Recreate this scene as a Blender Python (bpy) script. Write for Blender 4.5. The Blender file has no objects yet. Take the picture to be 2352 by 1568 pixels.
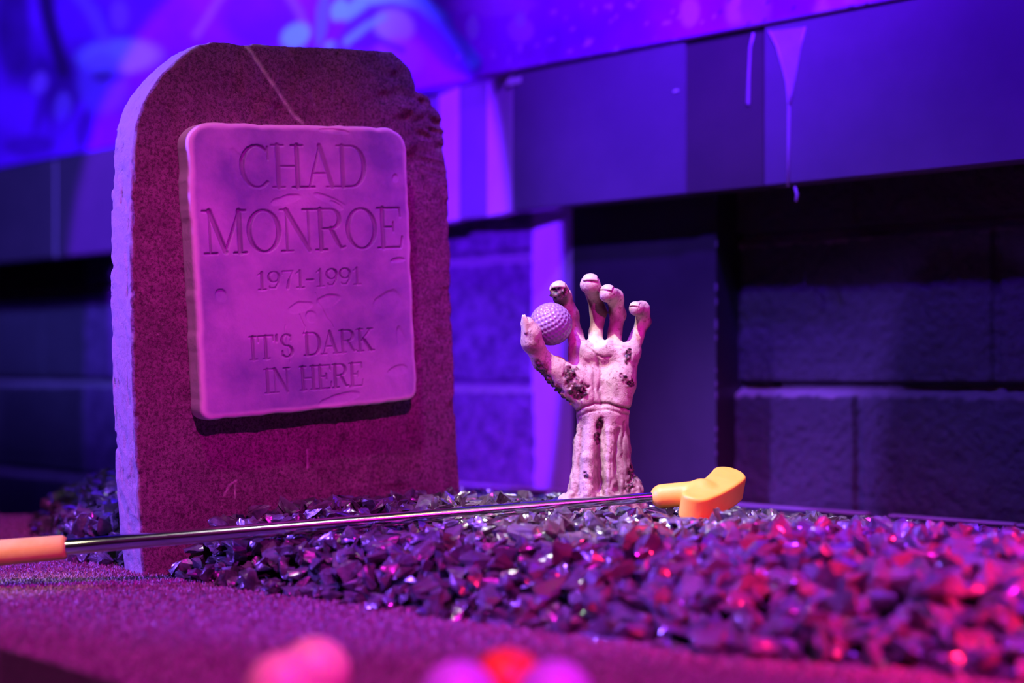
import bpy, bmesh, math, random
import numpy as np
from mathutils import Vector, Matrix

# ------------------------------------------------------------------ camera, world, lights, exposure
S = bpy.context.scene
COL = S.collection
CAMZ, FPX, CX, HY = 0.2, 3266.7, 1176.0, 850.0     # camera height; focal length, principal column and horizon row in pixels
cam = bpy.data.cameras.new('camera'); cam.lens = 50; cam.sensor_width = 36; cam.sensor_fit = 'HORIZONTAL'
cam.shift_y = (HY - 784) / 2352; cam.clip_start = 0.05; cam.clip_end = 50
cam.dof.use_dof = True; cam.dof.focus_distance = 1.40; cam.dof.aperture_fstop = 2.2
camo = bpy.data.objects.new('camera', cam); COL.objects.link(camo)
camo.location = (0, 0, CAMZ); camo.rotation_euler = (math.pi/2, 0, 0); S.camera = camo
S.view_settings.view_transform = 'Standard'; S.view_settings.look = 'None'
S.view_settings.exposure = 0.0; S.view_settings.gamma = 1.0; S.view_settings.use_curve_mapping = False

w = bpy.data.worlds.new('world'); S.world = w; w.use_nodes = True
bg = w.node_tree.nodes['Background']; bg.inputs[0].default_value = (0.30, 0.12, 0.5, 1); bg.inputs[1].default_value = 0.008

def spot(name, loc, aim, color, power, angle=60, blend=0.5, radius=0.03):
    l = bpy.data.lights.new(name, 'SPOT'); l.color = color; l.energy = power
    l.spot_size = math.radians(angle); l.spot_blend = blend; l.shadow_soft_size = radius
    o = bpy.data.objects.new(name, l); COL.objects.link(o); o.location = loc
    o.rotation_euler = (Vector(aim) - Vector(loc)).to_track_quat('-Z', 'Y').to_euler()
    return o
spot('key_spotlight', (-0.31, 0.39, 1.79), (-0.1, 1.40, 0.15), (1.0, 0.90, 0.98), 17, 47, 0.6, 0.025)
spot('hand_spotlight', (-0.62, 0.70, 1.85), (0.12, 1.41, 0.15), (0.96, 1.0, 0.84), 275, 13.5, 0.35, 0.025)
spot('grip_fill', (-0.75, 0.55, 1.2), (-0.47, 1.28, 0.05), (1.0, 0.95, 0.55), 44, 7, 0.8, 0.02)  # unseen narrow fill, added to brighten the grip
spot('magenta_spotlight', (0.32, -0.10, 1.25), (-0.05, 1.12, -0.08), (1.0, 0.01, 0.80), 128, 48, 0.5, 0.03)
spot('headstone_side_spotlight', (-1.50, 1.22, 0.90), (-0.38, 1.38, 0.25), (0.22, 0.08, 1.0), 255, 33, 0.5, 0.04)
spot('purple_wall_spotlight', (-1.55, 1.30, 0.62), (-0.355, 2.505, 0.34), (0.125, 0.010, 1.0), 350, 41, 0.06, 0.02)
spot('mural_spotlight', (-0.75, 0.75, 1.45), (-0.62, 2.5, 1.04), (0.11, 0.11, 1.0), 320, 46, 0.5, 0.06)
spot('mural_right_spotlight', (0.1, 0.6, 1.75), (0.32, 1.75, 0.94), (0.13, 0.010, 1.0), 440, 35, 0.9, 0.06)
spot('fascia_spotlight', (-0.15, 1.05, 1.18), (0.50, 1.66, 0.26), (0.09, 0.006, 1.0), 62, 66, 0.6, 0.02)
spot('left_wall_spotlight', (-1.9, 1.2, 1.5), (-0.95, 2.85, 0.02), (0.10, 0.003, 1.0), 42, 54, 0.7, 0.05)
spot('purple_low_fill', (-1.30, 0.80, 0.62), (0.10, 1.20, 0.02), (0.26, 0.03, 1.0), 95, 17, 0.6, 0.04)  # unseen fill added to lift the purple on the front-left gravel
spot('purple_gravel_fill', (0.50, 1.15, 1.60), (0.47, 1.00, 0.0), (0.24, 0.02, 1.0), 130, 29, 0.7, 0.05)  # unseen overhead fill, added for purple gravel tops and glints
spot('amber_spotlight', (-0.05, 0.40, 1.40), (-0.01, 1.335, 0.065), (1.0, 0.34, 0.02), 32, 8, 0.9, 0.04)
spot('red_spotlight', (1.10, 0.45, 0.45), (0.45, 0.98, 0.0), (1.0, 0.01, 0.08), 230, 26, 0.6, 0.04)

# ------------------------------------------------------------------ helpers
rng = np.random.default_rng(7); random.seed(7)
def at(px, py, D):                       # the place seen at this pixel at distance D
    return np.array([(px-CX)/FPX*D, D, CAMZ+(HY-py)/FPX*D])
def tag(o, label=None, cat=None, group=None, kind=None):
    if label: o['label'] = label
    if cat: o['category'] = cat
    if group: o['group'] = group
    if kind: o['kind'] = kind
    return o
def empty(name, loc):
    o = bpy.data.objects.new(name, None); COL.objects.link(o); o.location = loc; o.empty_display_size = 0.02
    return o
def link(name, me, mat, parent=None):
    me.materials.clear()
    me.materials.append(mat)
    o = bpy.data.objects.new(name, me); COL.objects.link(o)
    if parent:
        o.parent = parent; o.matrix_parent_inverse = Matrix.Translation(-parent.location)
    return o
def np_mesh(name, V, F, smooth=True, attrs=None, colors=None):
    V = np.asarray(V, np.float32); F = np.asarray(F, np.int32); k = F.shape[1]
    me = bpy.data.meshes.new(name)
    me.vertices.add(len(V)); me.vertices.foreach_set('co', V.ravel())
    me.loops.add(F.size); me.loops.foreach_set('vertex_index', F.ravel())
    me.polygons.add(len(F)); me.polygons.foreach_set('loop_start', np.arange(0, F.size, k, dtype=np.int32))
    me.polygons.foreach_set('use_smooth', np.full(len(F), smooth))
    me.update(calc_edges=True); me.validate()
    for a, v in (attrs or {}).items():
        at_ = me.attributes.new(a, 'FLOAT', 'POINT'); at_.data.foreach_set('value', np.asarray(v, np.float32))
    for a, v in (colors or {}).items():
        at_ = me.attributes.new(a, 'FLOAT_COLOR', 'POINT')
        c = np.ones((len(V), 4), np.float32); c[:, :3] = v; at_.data.foreach_set('color', c.ravel())
    return me
def bm_mesh(name, bm, smooth=False):
    bmesh.ops.recalc_face_normals(bm, faces=bm.faces[:])
    me = bpy.data.meshes.new(name); bm.to_mesh(me); bm.free()
    if smooth: me.polygons.foreach_set('use_smooth', [True]*len(me.polygons))
    return me
def _hash(ix, iy, iz, seed):
    h = (ix.astype(np.int64)*374761393 + iy.astype(np.int64)*668265263 + iz.astype(np.int64)*2147483647 + seed*974634777) & 0xffffffff
    h = ((h ^ (h >> 13))*1274126177) & 0xffffffff
    h = ((h ^ (h >> 16))*2246822519) & 0xffffffff
    return ((h ^ (h >> 15)) & 0xffff)/65535.0
def vnoise(x, y, z, scale, seed=0):      # value noise, -1 .. 1
    x = np.asarray(x)/scale; y = np.asarray(y)/scale; z = np.asarray(z)/scale
    x, y, z = np.broadcast_arrays(x, y, z)
    fx, fy, fz = np.floor(x), np.floor(y), np.floor(z)
    u, v, w_ = x-fx, y-fy, z-fz
    u = u*u*(3-2*u); v = v*v*(3-2*v); w_ = w_*w_*(3-2*w_)
    r = 0
    for a in (0, 1):
        for b in (0, 1):
            for c in (0, 1):
                r = r + _hash(fx+a, fy+b, fz+c, seed)*(u if a else 1-u)*(v if b else 1-v)*(w_ if c else 1-w_)
    return r*2-1
def fbm(x, y, z, scale, seed=0, octv=3):
    r, a = 0, 1.0
    for i in range(octv):
        r = r + a*vnoise(x, y, z, scale, seed+i); scale = scale*0.5; a *= 0.5
    return r
def sstep(a, b, x):
    t = np.clip((x-a)/(b-a), 0, 1); return t*t*(3-2*t)
def smin(a, b, k):
    h = np.clip(0.5+0.5*(b-a)/k, 0, 1); return b*(1-h)+a*h-k*h*(1-h)
def smax(a, b, k): return -smin(-a, -b, k)
def capsule(P, a, b, ra, rb, fl=(1, 1, 1)):
    x, y, z = P; a = np.asarray(a); b = np.asarray(b); d = b-a
    t = np.clip(((x-a[0])*d[0]+(y-a[1])*d[1]+(z-a[2])*d[2])/max(d@d, 1e-12), 0, 1)
    return np.sqrt((x-a[0]-d[0]*t)**2+(y-a[1]-d[1]*t)**2+(z-a[2]-d[2]*t)**2)-(ra+(rb-ra)*t)
def seg2(x, y, a, b):
    dx, dy = b[0]-a[0], b[1]-a[1]
    t = np.clip(((x-a[0])*dx+(y-a[1])*dy)/max(dx*dx+dy*dy, 1e-12), 0, 1)
    return np.hypot(x-a[0]-dx*t, y-a[1]-dy*t)
def pline2(x, y, pts):
    r = None
    for a, b in zip(pts[:-1], pts[1:]):
        d = seg2(x, y, a, b); r = d if r is None else np.minimum(r, d)
    return r
def poly2(x, y, pts):                    # signed distance to a polygon
    d = pline2(x, y, list(pts)+[pts[0]]); ins = np.zeros(np.broadcast(x, y).shape, bool)
    for a, b in zip(pts, list(pts[1:])+[pts[0]]):
        if a[1] == b[1]: continue
        c = (a[1] > y) != (b[1] > y)
        ins ^= c & (x < (b[0]-a[0])*(y-a[1])/(b[1]-a[1])+a[0])
    return np.where(ins, -d, d)
def nets(sdf, axes):                     # surface nets: a closed quad mesh of the zero level
    nx, ny, nz = sdf.shape; s = sdf; ins = s < 0
    c = (nx-1, ny-1, nz-1)
    acc = np.zeros(c+(3,), np.float32); cnt = np.zeros(c, np.int8)
    sl = lambda i, n: slice(i, n-1+i)
    for ax in range(3):
        o = [a for a in range(3) if a != ax]
        for i in (0, 1):
            for j in (0, 1):
                off = [0, 0, 0]; off[o[0]] = i; off[o[1]] = j
                A = s[sl(off[0], nx), sl(off[1], ny), sl(off[2], nz)]
                off2 = list(off); off2[ax] = 1
                B = s[sl(off2[0], nx), sl(off2[1], ny), sl(off2[2], nz)]
                m = (A < 0) != (B < 0)
                t = np.where(m, A/np.where(m, A-B, 1), 0)
                for q in range(3): acc[..., q] += np.where(m, t if q == ax else off[q], 0)
                cnt += m
    act = cnt > 0; idx = np.full(c, -1, np.int64); ii = np.argwhere(act); idx[act] = np.arange(len(ii))
    loc = acc[act]/cnt[act][:, None]+ii
    V = np.stack([axes[q][0]+loc[:, q]*(axes[q][1]-axes[q][0]) for q in range(3)], 1)
    Fs = []
    for ax in range(3):
        o = [(ax+1) % 3, (ax+2) % 3]
        n = [nx, ny, nz]
        r = [slice(1, n[q]-1) for q in range(3)]; r[ax] = slice(0, n[ax]-1); r2 = list(r); r2[ax] = slice(1, n[ax])
        A = ins[tuple(r)]; B = ins[tuple(r2)]
        for flip in (0, 1):
            g = np.argwhere(A & ~B if flip == 0 else ~A & B)
            if not len(g): continue
            base = g.copy(); base[:, o[0]] += 1; base[:, o[1]] += 1
            qs = []
            for da, db in ((-1, -1), (0, -1), (0, 0), (-1, 0)):
                p = base.copy(); p[:, o[0]] += da; p[:, o[1]] += db; qs.append(idx[p[:, 0], p[:, 1], p[:, 2]])
            q = np.stack(qs, 1); Fs.append(q if flip == 0 else q[:, ::-1])
    return V, np.concatenate(Fs)
def grid(lo, hi, h):
    ax = [np.arange(lo[i], hi[i]+h[i], h[i]) for i in range(3)]
    return ax, (ax[0][:, None, None], ax[1][None, :, None], ax[2][None, None, :])
def noise_band(sdf, P, fn, band):        # adds fn(x, y, z) only close to the surface
    m = np.abs(sdf) < band
    b = np.broadcast_arrays(*P); sdf[m] += fn(b[0][m], b[1][m], b[2][m])

# ------------------------------------------------------------------ materials
def mat(name, color=(.5, .5, .5), rough=0.5, metal=0.0, spec=0.5, coat=0.0):
    m = bpy.data.materials.new(name); m.use_nodes = True
    b = m.node_tree.nodes['Principled BSDF']
    b.inputs['Base Color'].default_value = (*color, 1); b.inputs['Roughness'].default_value = rough
    b.inputs['Metallic'].default_value = metal; b.inputs['Specular IOR Level'].default_value = spec
    b.inputs['Coat Weight'].default_value = coat; b.inputs['Coat Roughness'].default_value = 0.1
    return m, m.node_tree, b
def nd(t, typ, **kw):
    n = t.nodes.new(typ)
    for k, v in kw.items(): setattr(n, k, v)
    return n
def noise_tex(t, scale, detail=4, rough=0.6, coord='Object', stretch=None):
    tc = nd(t, 'ShaderNodeTexCoord'); n = nd(t, 'ShaderNodeTexNoise')
    n.inputs['Scale'].default_value = scale; n.inputs['Detail'].default_value = detail; n.inputs['Roughness'].default_value = rough
    if stretch:
        mp = nd(t, 'ShaderNodeMapping'); mp.inputs['Scale'].default_value = stretch
        t.links.new(tc.outputs[coord], mp.inputs[0]); t.links.new(mp.outputs[0], n.inputs['Vector'])
    else: t.links.new(tc.outputs[coord], n.inputs['Vector'])
    return n.outputs['Fac']
def ramp(t, fac, stops):
    r = nd(t, 'ShaderNodeValToRGB'); e = r.color_ramp.elements
    while len(e) < len(stops): e.new(0.5)
    for q, (p, c) in zip(e, stops): q.position = p; q.color = (*c, 1)
    t.links.new(fac, r.inputs[0]); return r.outputs[0]
def mixc(t, fac, a, b, mode='MIX'):
    m = nd(t, 'ShaderNodeMix', data_type='RGBA', blend_type=mode)
    for s_, v in ((m.inputs[0], fac), (m.inputs[6], a), (m.inputs[7], b)):
        if isinstance(v, (int, float)): s_.default_value = v
        elif isinstance(v, tuple): s_.default_value = (*v, 1)
        else: t.links.new(v, s_)
    return m.outputs[2]
def mixf(t, fac, a, b):
    m = nd(t, 'ShaderNodeMix', data_type='FLOAT'); t.links.new(fac, m.inputs[0])
    m.inputs[2].default_value = a; m.inputs[3].default_value = b; return m.outputs[0]
def attr(t, name):
    return nd(t, 'ShaderNodeAttribute', attribute_name=name)
def bump(t, b, h, strength=0.5, dist=0.002, prev=None):
    n = nd(t, 'ShaderNodeBump'); n.inputs['Strength'].default_value = strength; n.inputs['Distance'].default_value = dist
    t.links.new(h, n.inputs['Height'])
    if prev: t.links.new(prev, n.inputs['Normal'])
    t.links.new(n.outputs[0], b.inputs['Normal']); return n.outputs[0]
def simple_mat(name, c1, c2, nscale, rough, bscale=200, bstr=0.2, bdist=0.001, metal=0, spec=0.5, coat=0, detail=4):
    m, t, b = mat(name, c1, rough, metal, spec, coat)
    t.links.new(ramp(t, noise_tex(t, nscale, detail), [(0.35, c1), (0.65, c2)]), b.inputs['Base Color'])
    if bstr: bump(t, b, noise_tex(t, bscale), bstr, bdist)
    return m

M = {}
# stone: dark crimson paint over pale foam, worn on the edges
m, t, b = mat('headstone_paint', (.2, .06, .1), 0.75)
front = ramp(t, noise_tex(t, 22, 8, 0.7), [(0.3, (.28, .07, .18)), (0.7, (.52, .16, .34))])
front = mixc(t, ramp(t, noise_tex(t, 160, 5, 0.7), [(0.58, (0, 0, 0)), (0.70, (1, 1, 1))]), front, (.55, .26, .38))
front = mixc(t, ramp(t, noise_tex(t, 75, 7, 0.75), [(0.33, (1, 1, 1)), (0.41, (0, 0, 0))]), front, (.10, .02, .055))
front = mixc(t, ramp(t, noise_tex(t, 330, 4, 0.8), [(0.40, (.85, .85, .85)), (0.56, (0, 0, 0))]), front, (.09, .018, .05))
foam = ramp(t, noise_tex(t, 50, 6, 0.7, stretch=(1, 1, .25)), [(0.28, (.3, .24, .3)), (0.42, (.66, .58, .62))])
c = mixc(t, attr(t, 'worn').outputs['Fac'], front, foam)
c = mixc(t, attr(t, 'scratch').outputs['Fac'], c, (.92, .72, .74))
t.links.new(c, b.inputs['Base Color'])
p1 = bump(t, b, noise_tex(t, 90, 7, 0.72), 0.9, 0.005); bump(t, b, noise_tex(t, 300, 6, 0.75), 0.9, 0.0035, p1)
M['stone'] = m
m, t, b = mat('plaque_paint', (.4, .2, .4), 0.6)
c = ramp(t, noise_tex(t, 11, 6, 0.6), [(0.36, (.20, .13, .36)), (0.62, (.48, .30, .55))])
c = mixc(t, attr(t, 'worn').outputs['Fac'], c, (.80, .70, .72)); c = mixc(t, attr(t, 'scratch').outputs['Fac'], c, (.12, .05, .14))
t.links.new(c, b.inputs['Base Color']); bump(t, b, noise_tex(t, 260, 5, 0.6), 0.35, 0.001)
M['plaque'] = m
m, t, b = mat('hand_latex', (.6, .45, .42), 0.5)
c = ramp(t, noise_tex(t, 60, 6, 0.65), [(0.3, (.38, .22, .23)), (0.6, (.64, .47, .43))])
c = mixc(t, ramp(t, noise_tex(t, 190, 6, 0.75), [(0.36, (1, 1, 1)), (0.46, (0, 0, 0))]), c, (.27, .12, .13)); c = mixc(t, attr(t, 'grime_shade').outputs['Fac'], c, (.11, .025, .05)); c = mixc(t, attr(t, 'pale').outputs['Fac'], c, (.62, .62, .50))
wc = ramp(t, noise_tex(t, 280, 4, 0.6), [(0.42, (.03, .012, .02)), (0.7, (.38, .17, .2))])
c = mixc(t, attr(t, 'wound').outputs['Fac'], c, wc)
t.links.new(c, b.inputs['Base Color']); t.links.new(mixf(t, attr(t, 'wound').outputs['Fac'], 0.5, 0.16), b.inputs['Roughness'])
p1 = bump(t, b, noise_tex(t, 180, 6, 0.7), 0.45, 0.0025); bump(t, b, noise_tex(t, 600, 5, 0.65), 0.4, 0.0009, p1)
M['hand'] = m
M['nail'] = simple_mat('fingernail_horn', (.62, .5, .42), (.5, .36, .32), 300, 0.4, 900, 0.2, 0.0004)
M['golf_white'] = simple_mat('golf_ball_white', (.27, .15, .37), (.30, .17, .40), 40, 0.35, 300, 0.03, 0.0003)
M['ball_pink'] = simple_mat('ball_pale_pink', (.94, .9, .44), (.95, .92, .48), 40, 0.35, 300, 0, 0.0003)
M['ball_red'] = simple_mat('ball_red', (.9, .16, .03), (.85, .18, .04), 40, 0.35, 300, 0, 0.0003)
M['ball_lilac'] = simple_mat('ball_lilac', (.62, .40, .85), (.66, .42, .88), 40, 0.35, 300, 0, 0.0003)
M['yellow'] = simple_mat('yellow_rubber', (.84, .45, .045), (.90, .50, .06), 60, 0.5, 500, 0.15, 0.0006)
M['chrome'] = simple_mat('chrome_steel', (.72, .70, .72), (.78, .76, .78), 30, 0.17, 800, 0.02, 0.0002, metal=1)
M['grip'] = simple_mat('tan_rubber_grip', (.78, .48, .10), (.84, .56, .14), 80, 0.6, 700, 0.3, 0.0006)
m, t, b = mat('gravel_stone', (.09, .07, .1), 0.30, coat=1.0, spec=0.8); b.inputs['Coat Roughness'].default_value = 0.13
oi = nd(t, 'ShaderNodeObjectInfo'); tc = noise_tex(t, 60, 3)
c = ramp(t, tc, [(0.35, (.028, .022, .034)), (0.65, (.14, .105, .15))]); t.links.new(c, b.inputs['Base Color'])
bump(t, b, noise_tex(t, 220, 4), 0.35, 0.0015)
M['gravel'] = m
M['soil'] = simple_mat('dark_bed_soil', (.006, .005, .007), (.014, .011, .015), 60, 0.6, 150, 0.6, 0.004)
M['turf_base'] = simple_mat('turf_backing', (.10, .07, .08), (.16, .12, .13), 260, 0.9, 400, 0.8, 0.003)
M['turf'] = simple_mat('turf_fibre', (.17, .09, .13), (.44, .26, .36), 420, 0.6, 400, 0, 0.003)
M['resin'] = simple_mat('clear_resin', (.10, .08, .14), (.15, .12, .2), 60, 0.08, 90, 0.5, 0.004, coat=1)
M['black_floor'] = simple_mat('black_floor', (.006, .005, .007), (.012, .01, .012), 20, 0.7, 120, 0.3, 0.002)
m, t, b = mat('block_paint', (.2, .18, .22), 0.55)
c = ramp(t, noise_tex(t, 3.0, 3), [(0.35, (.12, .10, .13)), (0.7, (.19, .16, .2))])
c = mixc(t, attr(t, 'lilac').outputs['Fac'], c, ramp(t, noise_tex(t, 45, 6, 0.7), [(0.38, (.20, .09, .27)), (0.6, (.46, .22, .54))])); t.links.new(mixc(t, attr(t, 'lit_lip').outputs['Fac'], c, (.78, .60, .72)), b.inputs['Base Color'])
p1 = bump(t, b, noise_tex(t, 110, 6, 0.75), 1.0, 0.012); bump(t, b, noise_tex(t, 330, 3, 0.6), 0.8, 0.004, p1)
M['block'] = m
M['black_board'] = simple_mat('black_board_paint', (.035, .03, .04), (.05, .042, .055), 8, 0.5, 120, 0.15, 0.001)
M['fascia'] = simple_mat('dark_fascia_gloss', (.17, .10, .22), (.22, .13, .27), 5, 0.38, 90, 0.12, 0.001)
M['fascia_dark'] = simple_mat('darker_fascia_board', (.09, .06, .09), (.12, .075, .11), 6, 0.4, 90, 0.12, 0.001)
M['lilac_lit_board'] = simple_mat('lilac_lit_board_paint', (.74, .42, .74), (.82, .5, .8), 9, 0.55, 120, 0.1, 0.001)  # bright lilac stands in for light on the left-facing faces
M['rail'] = simple_mat('lit_edge_grey', (.42, .36, .48), (.5, .44, .56), 30, 0.4, 200, 0.1, 0.001)
M['drip'] = simple_mat('violet_paint_drip', (.62, .30, .72), (.55, .25, .7), 40, 0.25, 200, 0.1, 0.001)
M['chip'] = simple_mat('bare_white_chip', (.85, .8, .85), (.8, .75, .8), 40, 0.6, 200, 0.1, 0.001)
m, t, b = mat('mural_paint', (.4, .1, .8), 0.45)
t.links.new(attr(t, 'paint').outputs['Color'], b.inputs['Base Color']); bump(t, b, noise_tex(t, 70, 5), 0.12, 0.002)
M['mural'] = m

# ------------------------------------------------------------------ setting: walls, fascia, floor
def wall_pt(px, c):                      # plan point where a pixel column meets the line Y + 0.893 X = c
    k = (px-CX)/FPX; Y = c/(1+0.893*k); return np.array([k*Y, Y])
U = np.array([0.7459, -0.6661]); N = np.array([-0.6661, -0.7459])   # along the back wall, out of it
def plan(u, off=0.0):                    # u along the wall plane, off metres in front of it
    o = np.array([0.0, 2.1886]); return o + U*u + N*off
def prism(name, pts, z0, z1, mt, bevel=0.0, parent=None):
    bm = bmesh.new(); lo = [bm.verts.new((p[0], p[1], z0)) for p in pts]; hi = [bm.verts.new((p[0], p[1], z1)) for p in pts]
    bm.faces.new(lo); bm.faces.new(hi)
    for i in range(len(pts)):
        j = (i+1) % len(pts); bm.faces.new((lo[i], lo[j], hi[j], hi[i]))
    if bevel: bmesh.ops.bevel(bm, geom=bm.edges[:], offset=bevel, segments=2, affect='EDGES')
    return link(name, bm_mesh(name, bm), mt, parent)

# block wall, joints modelled in relief
uu = np.r_[np.arange(-2.6, -.2, .01), np.arange(-.2, 1.15, .0023), np.arange(1.15, 1.75, .01)]; zz = np.r_[np.arange(-.42, -.05, .01), np.arange(-.05, .46, .0023), np.arange(.46, .66, .01)]
Ug, Zg = np.meshgrid(uu, zz, indexing='ij')
row = np.floor((Zg+0.02)/0.2); zj = np.abs(((Zg+0.02+0.1) % 0.2)-0.1)
ush = (Ug-0.587-np.where(row % 2 == 0, 0, 0.178)+0.178) % 0.3564-0.178
zs = ((Zg+0.12) % 0.2)-0.1
joint = np.maximum(np.where(zs > 0, 1-sstep(0.003, 0.007, zs), 1-sstep(0.001, 0.015, -zs)), 0.45*(1-sstep(0.003, 0.008, np.abs(ush))))
off = -0.016*joint + 0.0012*fbm(Ug, Zg, 0*Ug, 0.03, 3, 2) + 0.0018*fbm(Ug, Zg, 0*Ug, 0.008, 13, 2)
off += 0.004*sstep(0.0, 0.03, Zg-0.0)*(Zg < 0.18)*(1-joint)
XY = np.array([0.0, 2.1886])[:, None, None] + U[:, None, None]*Ug + N[:, None, None]*off
V = np.stack([XY[0], XY[1], Zg], -1).reshape(-1, 3); nu, nz = Ug.shape
I = np.arange(nu*nz).reshape(nu, nz)
GF = lambda I: np.stack([I[:-1, :-1], I[1:, :-1], I[1:, 1:], I[:-1, 1:]], -1).reshape(-1, 4)
pxw = CX+FPX*V[:, 0]/V[:, 1]
lit_lilac = (V[:, 0] > -0.9)*(V[:, 0] < 0.06)*1.0  # lilac stretch carries the purple light in its paint
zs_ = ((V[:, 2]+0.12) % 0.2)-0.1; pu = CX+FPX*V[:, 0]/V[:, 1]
lit_lip = sstep(-.017, -.012, zs_+.004*vnoise(V[:, 0], V[:, 1], V[:, 2], .008, 18))*(1-sstep(-.003, .0, zs_))*(np.clip(1-sstep(1880, 2080, pu), .3, 1))*((pu > 1000) | (pu < 400))  # pale band paints light onto the lower edge of each joint
wb = link('wall_back', np_mesh('wall_back', V, GF(I), True, {'lilac': lit_lilac, 'lit_lip': lit_lip}), M['block']); tag(wb, kind='structure')

# pilaster with a splayed left face
A_, B_, C_, D_ = wall_pt(1222, 2.1886), wall_pt(1315, 2.09), wall_pt(1645, 2.09), wall_pt(1692, 2.1886)
bk = N*-0.03
bm = bmesh.new()
pts = [A_+bk, A_, B_, C_, D_, D_+bk]
lo = [bm.verts.new((*p, -0.1)) for p in pts]; hi = [bm.verts.new((*p, 0.6)) for p in pts]
bm.faces.new(lo); bm.faces.new(hi)
for i in range(6):
    bm.faces.new((lo[i], lo[(i+1) % 6], hi[(i+1) % 6], hi[i]))
pil = link('trim_pilaster', bm_mesh('pilaster', bm), M['black_board']); pil.data.materials.append(M['lilac_lit_board']); bm = bmesh.new(); r_ = random.Random(4)  # lilac splay and black front carry light and shade in their colour
for px_y in (455, 560, 660, 690, 745, 775, 850, 880, 905, 985, 1010, 1040, 1075):   # chipped paint down the right corner
    z_ = CAMZ+(HY-px_y)/FPX*C_[1]; hh = r_.uniform(.002, .008); ww = r_.uniform(.0006, .0018)
    q = [C_-U*ww+N*.0004, C_-U*ww*.2+N*.0004, C_+np.array([.001, -.0006])]
    v0 = [bm.verts.new((*p, z_-hh*r_.uniform(.5, 1))) for p in q]; v1 = [bm.verts.new((*p, z_+hh*r_.uniform(.3, 1))) for p in q]
    for i in range(2): bm.faces.new((v0[i], v0[i+1], v1[i+1], v1[i]))
link('paint_wear', bm_mesh('paint_wear', bm), M['fascia'], pil)
for p_ in pil.data.polygons:
    if len(p_.vertices) == 4 and (np.array(p_.center[:2])-(A_+B_)/2)@(np.array(p_.center[:2])-(A_+B_)/2) < 1e-6: p_.material_index = 1; tag(pil, kind='structure')

# fascia boards, their stepped left end lilac to paint in its light
FC = 2.014; ZB, ZT = 0.425, 0.622
def board(name, px0, px1, c, mt, z0=ZB, z1=ZT, depth=0.03, front=0.0):
    a, b_ = wall_pt(px0, c-front), wall_pt(px1, c-front)
    o = prism(name, [a, b_, b_-N*depth, a-N*depth], z0, z1, mt, 0.0015); tag(o, kind='structure'); return o
board('trim_1', 1176, 1574, FC, M['fascia'])
board('trim_2', 1575, 1754, FC+0.004, M['fascia_dark'])
board('trim_3', 1755, 2900, FC, M['fascia'])
def splay(name, p, q, mt):
    o = prism(name, [p, q, q-N*0.02, p-N*0.02+U*0.01], ZB, ZT, mt); tag(o, kind='structure'); return o
splay('trim_4', wall_pt(1119, 2.05), wall_pt(1176, FC), M['lilac_lit_board'])
board('trim_5', 1055, 1121, 2.05, M['fascia'], depth=0.02)
splay('trim_6', wall_pt(1008, 2.085), wall_pt(1055, 2.05), M['lilac_lit_board'])
board('trim_7', 900, 1010, 2.085, M['fascia'], depth=0.02)
board('trim_8', 128, 905, FC, M['fascia_dark'])
board('trim_9', -900, 122, FC, M['fascia_dark'])
board('trim_10', 121.5, 128.5, FC+0.006, M['lilac_lit_board'])

# painted mural panel above the fascia
L0, L1 = wall_pt(-700, FC-0.005), wall_pt(2750, FC-0.005)
n1, n2 = 900, 150
s_ = np.linspace(0, 1, n1); zc = np.linspace(ZT, 1.25, n2)
Sg, Zc = np.meshgrid(s_, zc, indexing='ij')
V = np.stack([L0[0]+(L1[0]-L0[0])*Sg, L0[1]+(L1[1]-L0[1])*Sg, Zc], -1).reshape(-1, 3)
PX = CX+FPX*V[:, 0]/V[:, 1]; PY = HY-FPX*(V[:, 2]-CAMZ)/V[:, 1]     # measuring units for the painted motifs
nz1 = fbm(PX, PY, 0*PX, 160, 11, 4); nz2 = fbm(PX, PY, 0*PX, 40, 21, 3); wob = 14*nz1
viol = np.array([.48, .008, .85]); blue = np.array([.26, .012, .75]); cyan = np.array([.22, .85, 1.0]); pale = np.array([.85, .30, 1.0]); dark = np.array([.05, .005, .10])
k = sstep(850, 1150, PX)[:, None]
paint = blue*(1-k)+viol*k
paint = paint*(1+0.55*nz1[:, None]*(1-0.4*k))
def lay(color, mask):
    global paint
    mask = np.clip(mask, 0, 1)[:, None]; paint = paint*(1-mask)+np.asarray(color)*mask
def ell(cx_, cy_, rx, ry, ang=0, soft=0.25):
    a = math.radians(ang); dx, dy = PX-cx_+wob*0.6, PY-cy_
    q = np.hypot((dx*math.cos(a)+dy*math.sin(a))/rx, (-dx*math.sin(a)+dy*math.cos(a))/ry)
    return 1-sstep(1-soft, 1+soft, q)
def stroke(pts, wd, soft=8):
    return 1-sstep(wd-soft, wd+soft, pline2(PX+wob*0.4, PY, pts))
lay(dark, 0.95*stroke([(100, -40), (118, 60), (140, 160)], 17)); lay(dark, .6*ell(30, 60, 40, 120)); lay(dark, 0.5*ell(130, 250, 45, 90, 20))
lay((.42, .34, 1.0), .95*ell(270, 130, 95, 40, -4)); lay((.3, .10, .85), .6*ell(230, 190, 60, 70)); lay(dark, .6*ell(245, 175, 40, 16))
lay((.5, .10, .9), .8*ell(278, 35, 22, 34)); lay((.5, .14, .95), .7*ell(85, 190, 18, 26)); lay((.38, .14, .9), .6*ell(140, 245, 20, 34))
lay((.40, .12, .9), .7*stroke([(175, -20), (215, 30), (240, 90)], 14, 10)); lay((.44, .16, .95), .7*stroke([(520, -20), (480, 40), (452, 80)], 8, 7))
lay(dark, .45*ell(600, 35, 90, 70)); lay((.35, .15, .95), .7*stroke([(660, -30), (690, 30), (700, 70)], 10, 8))
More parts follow.
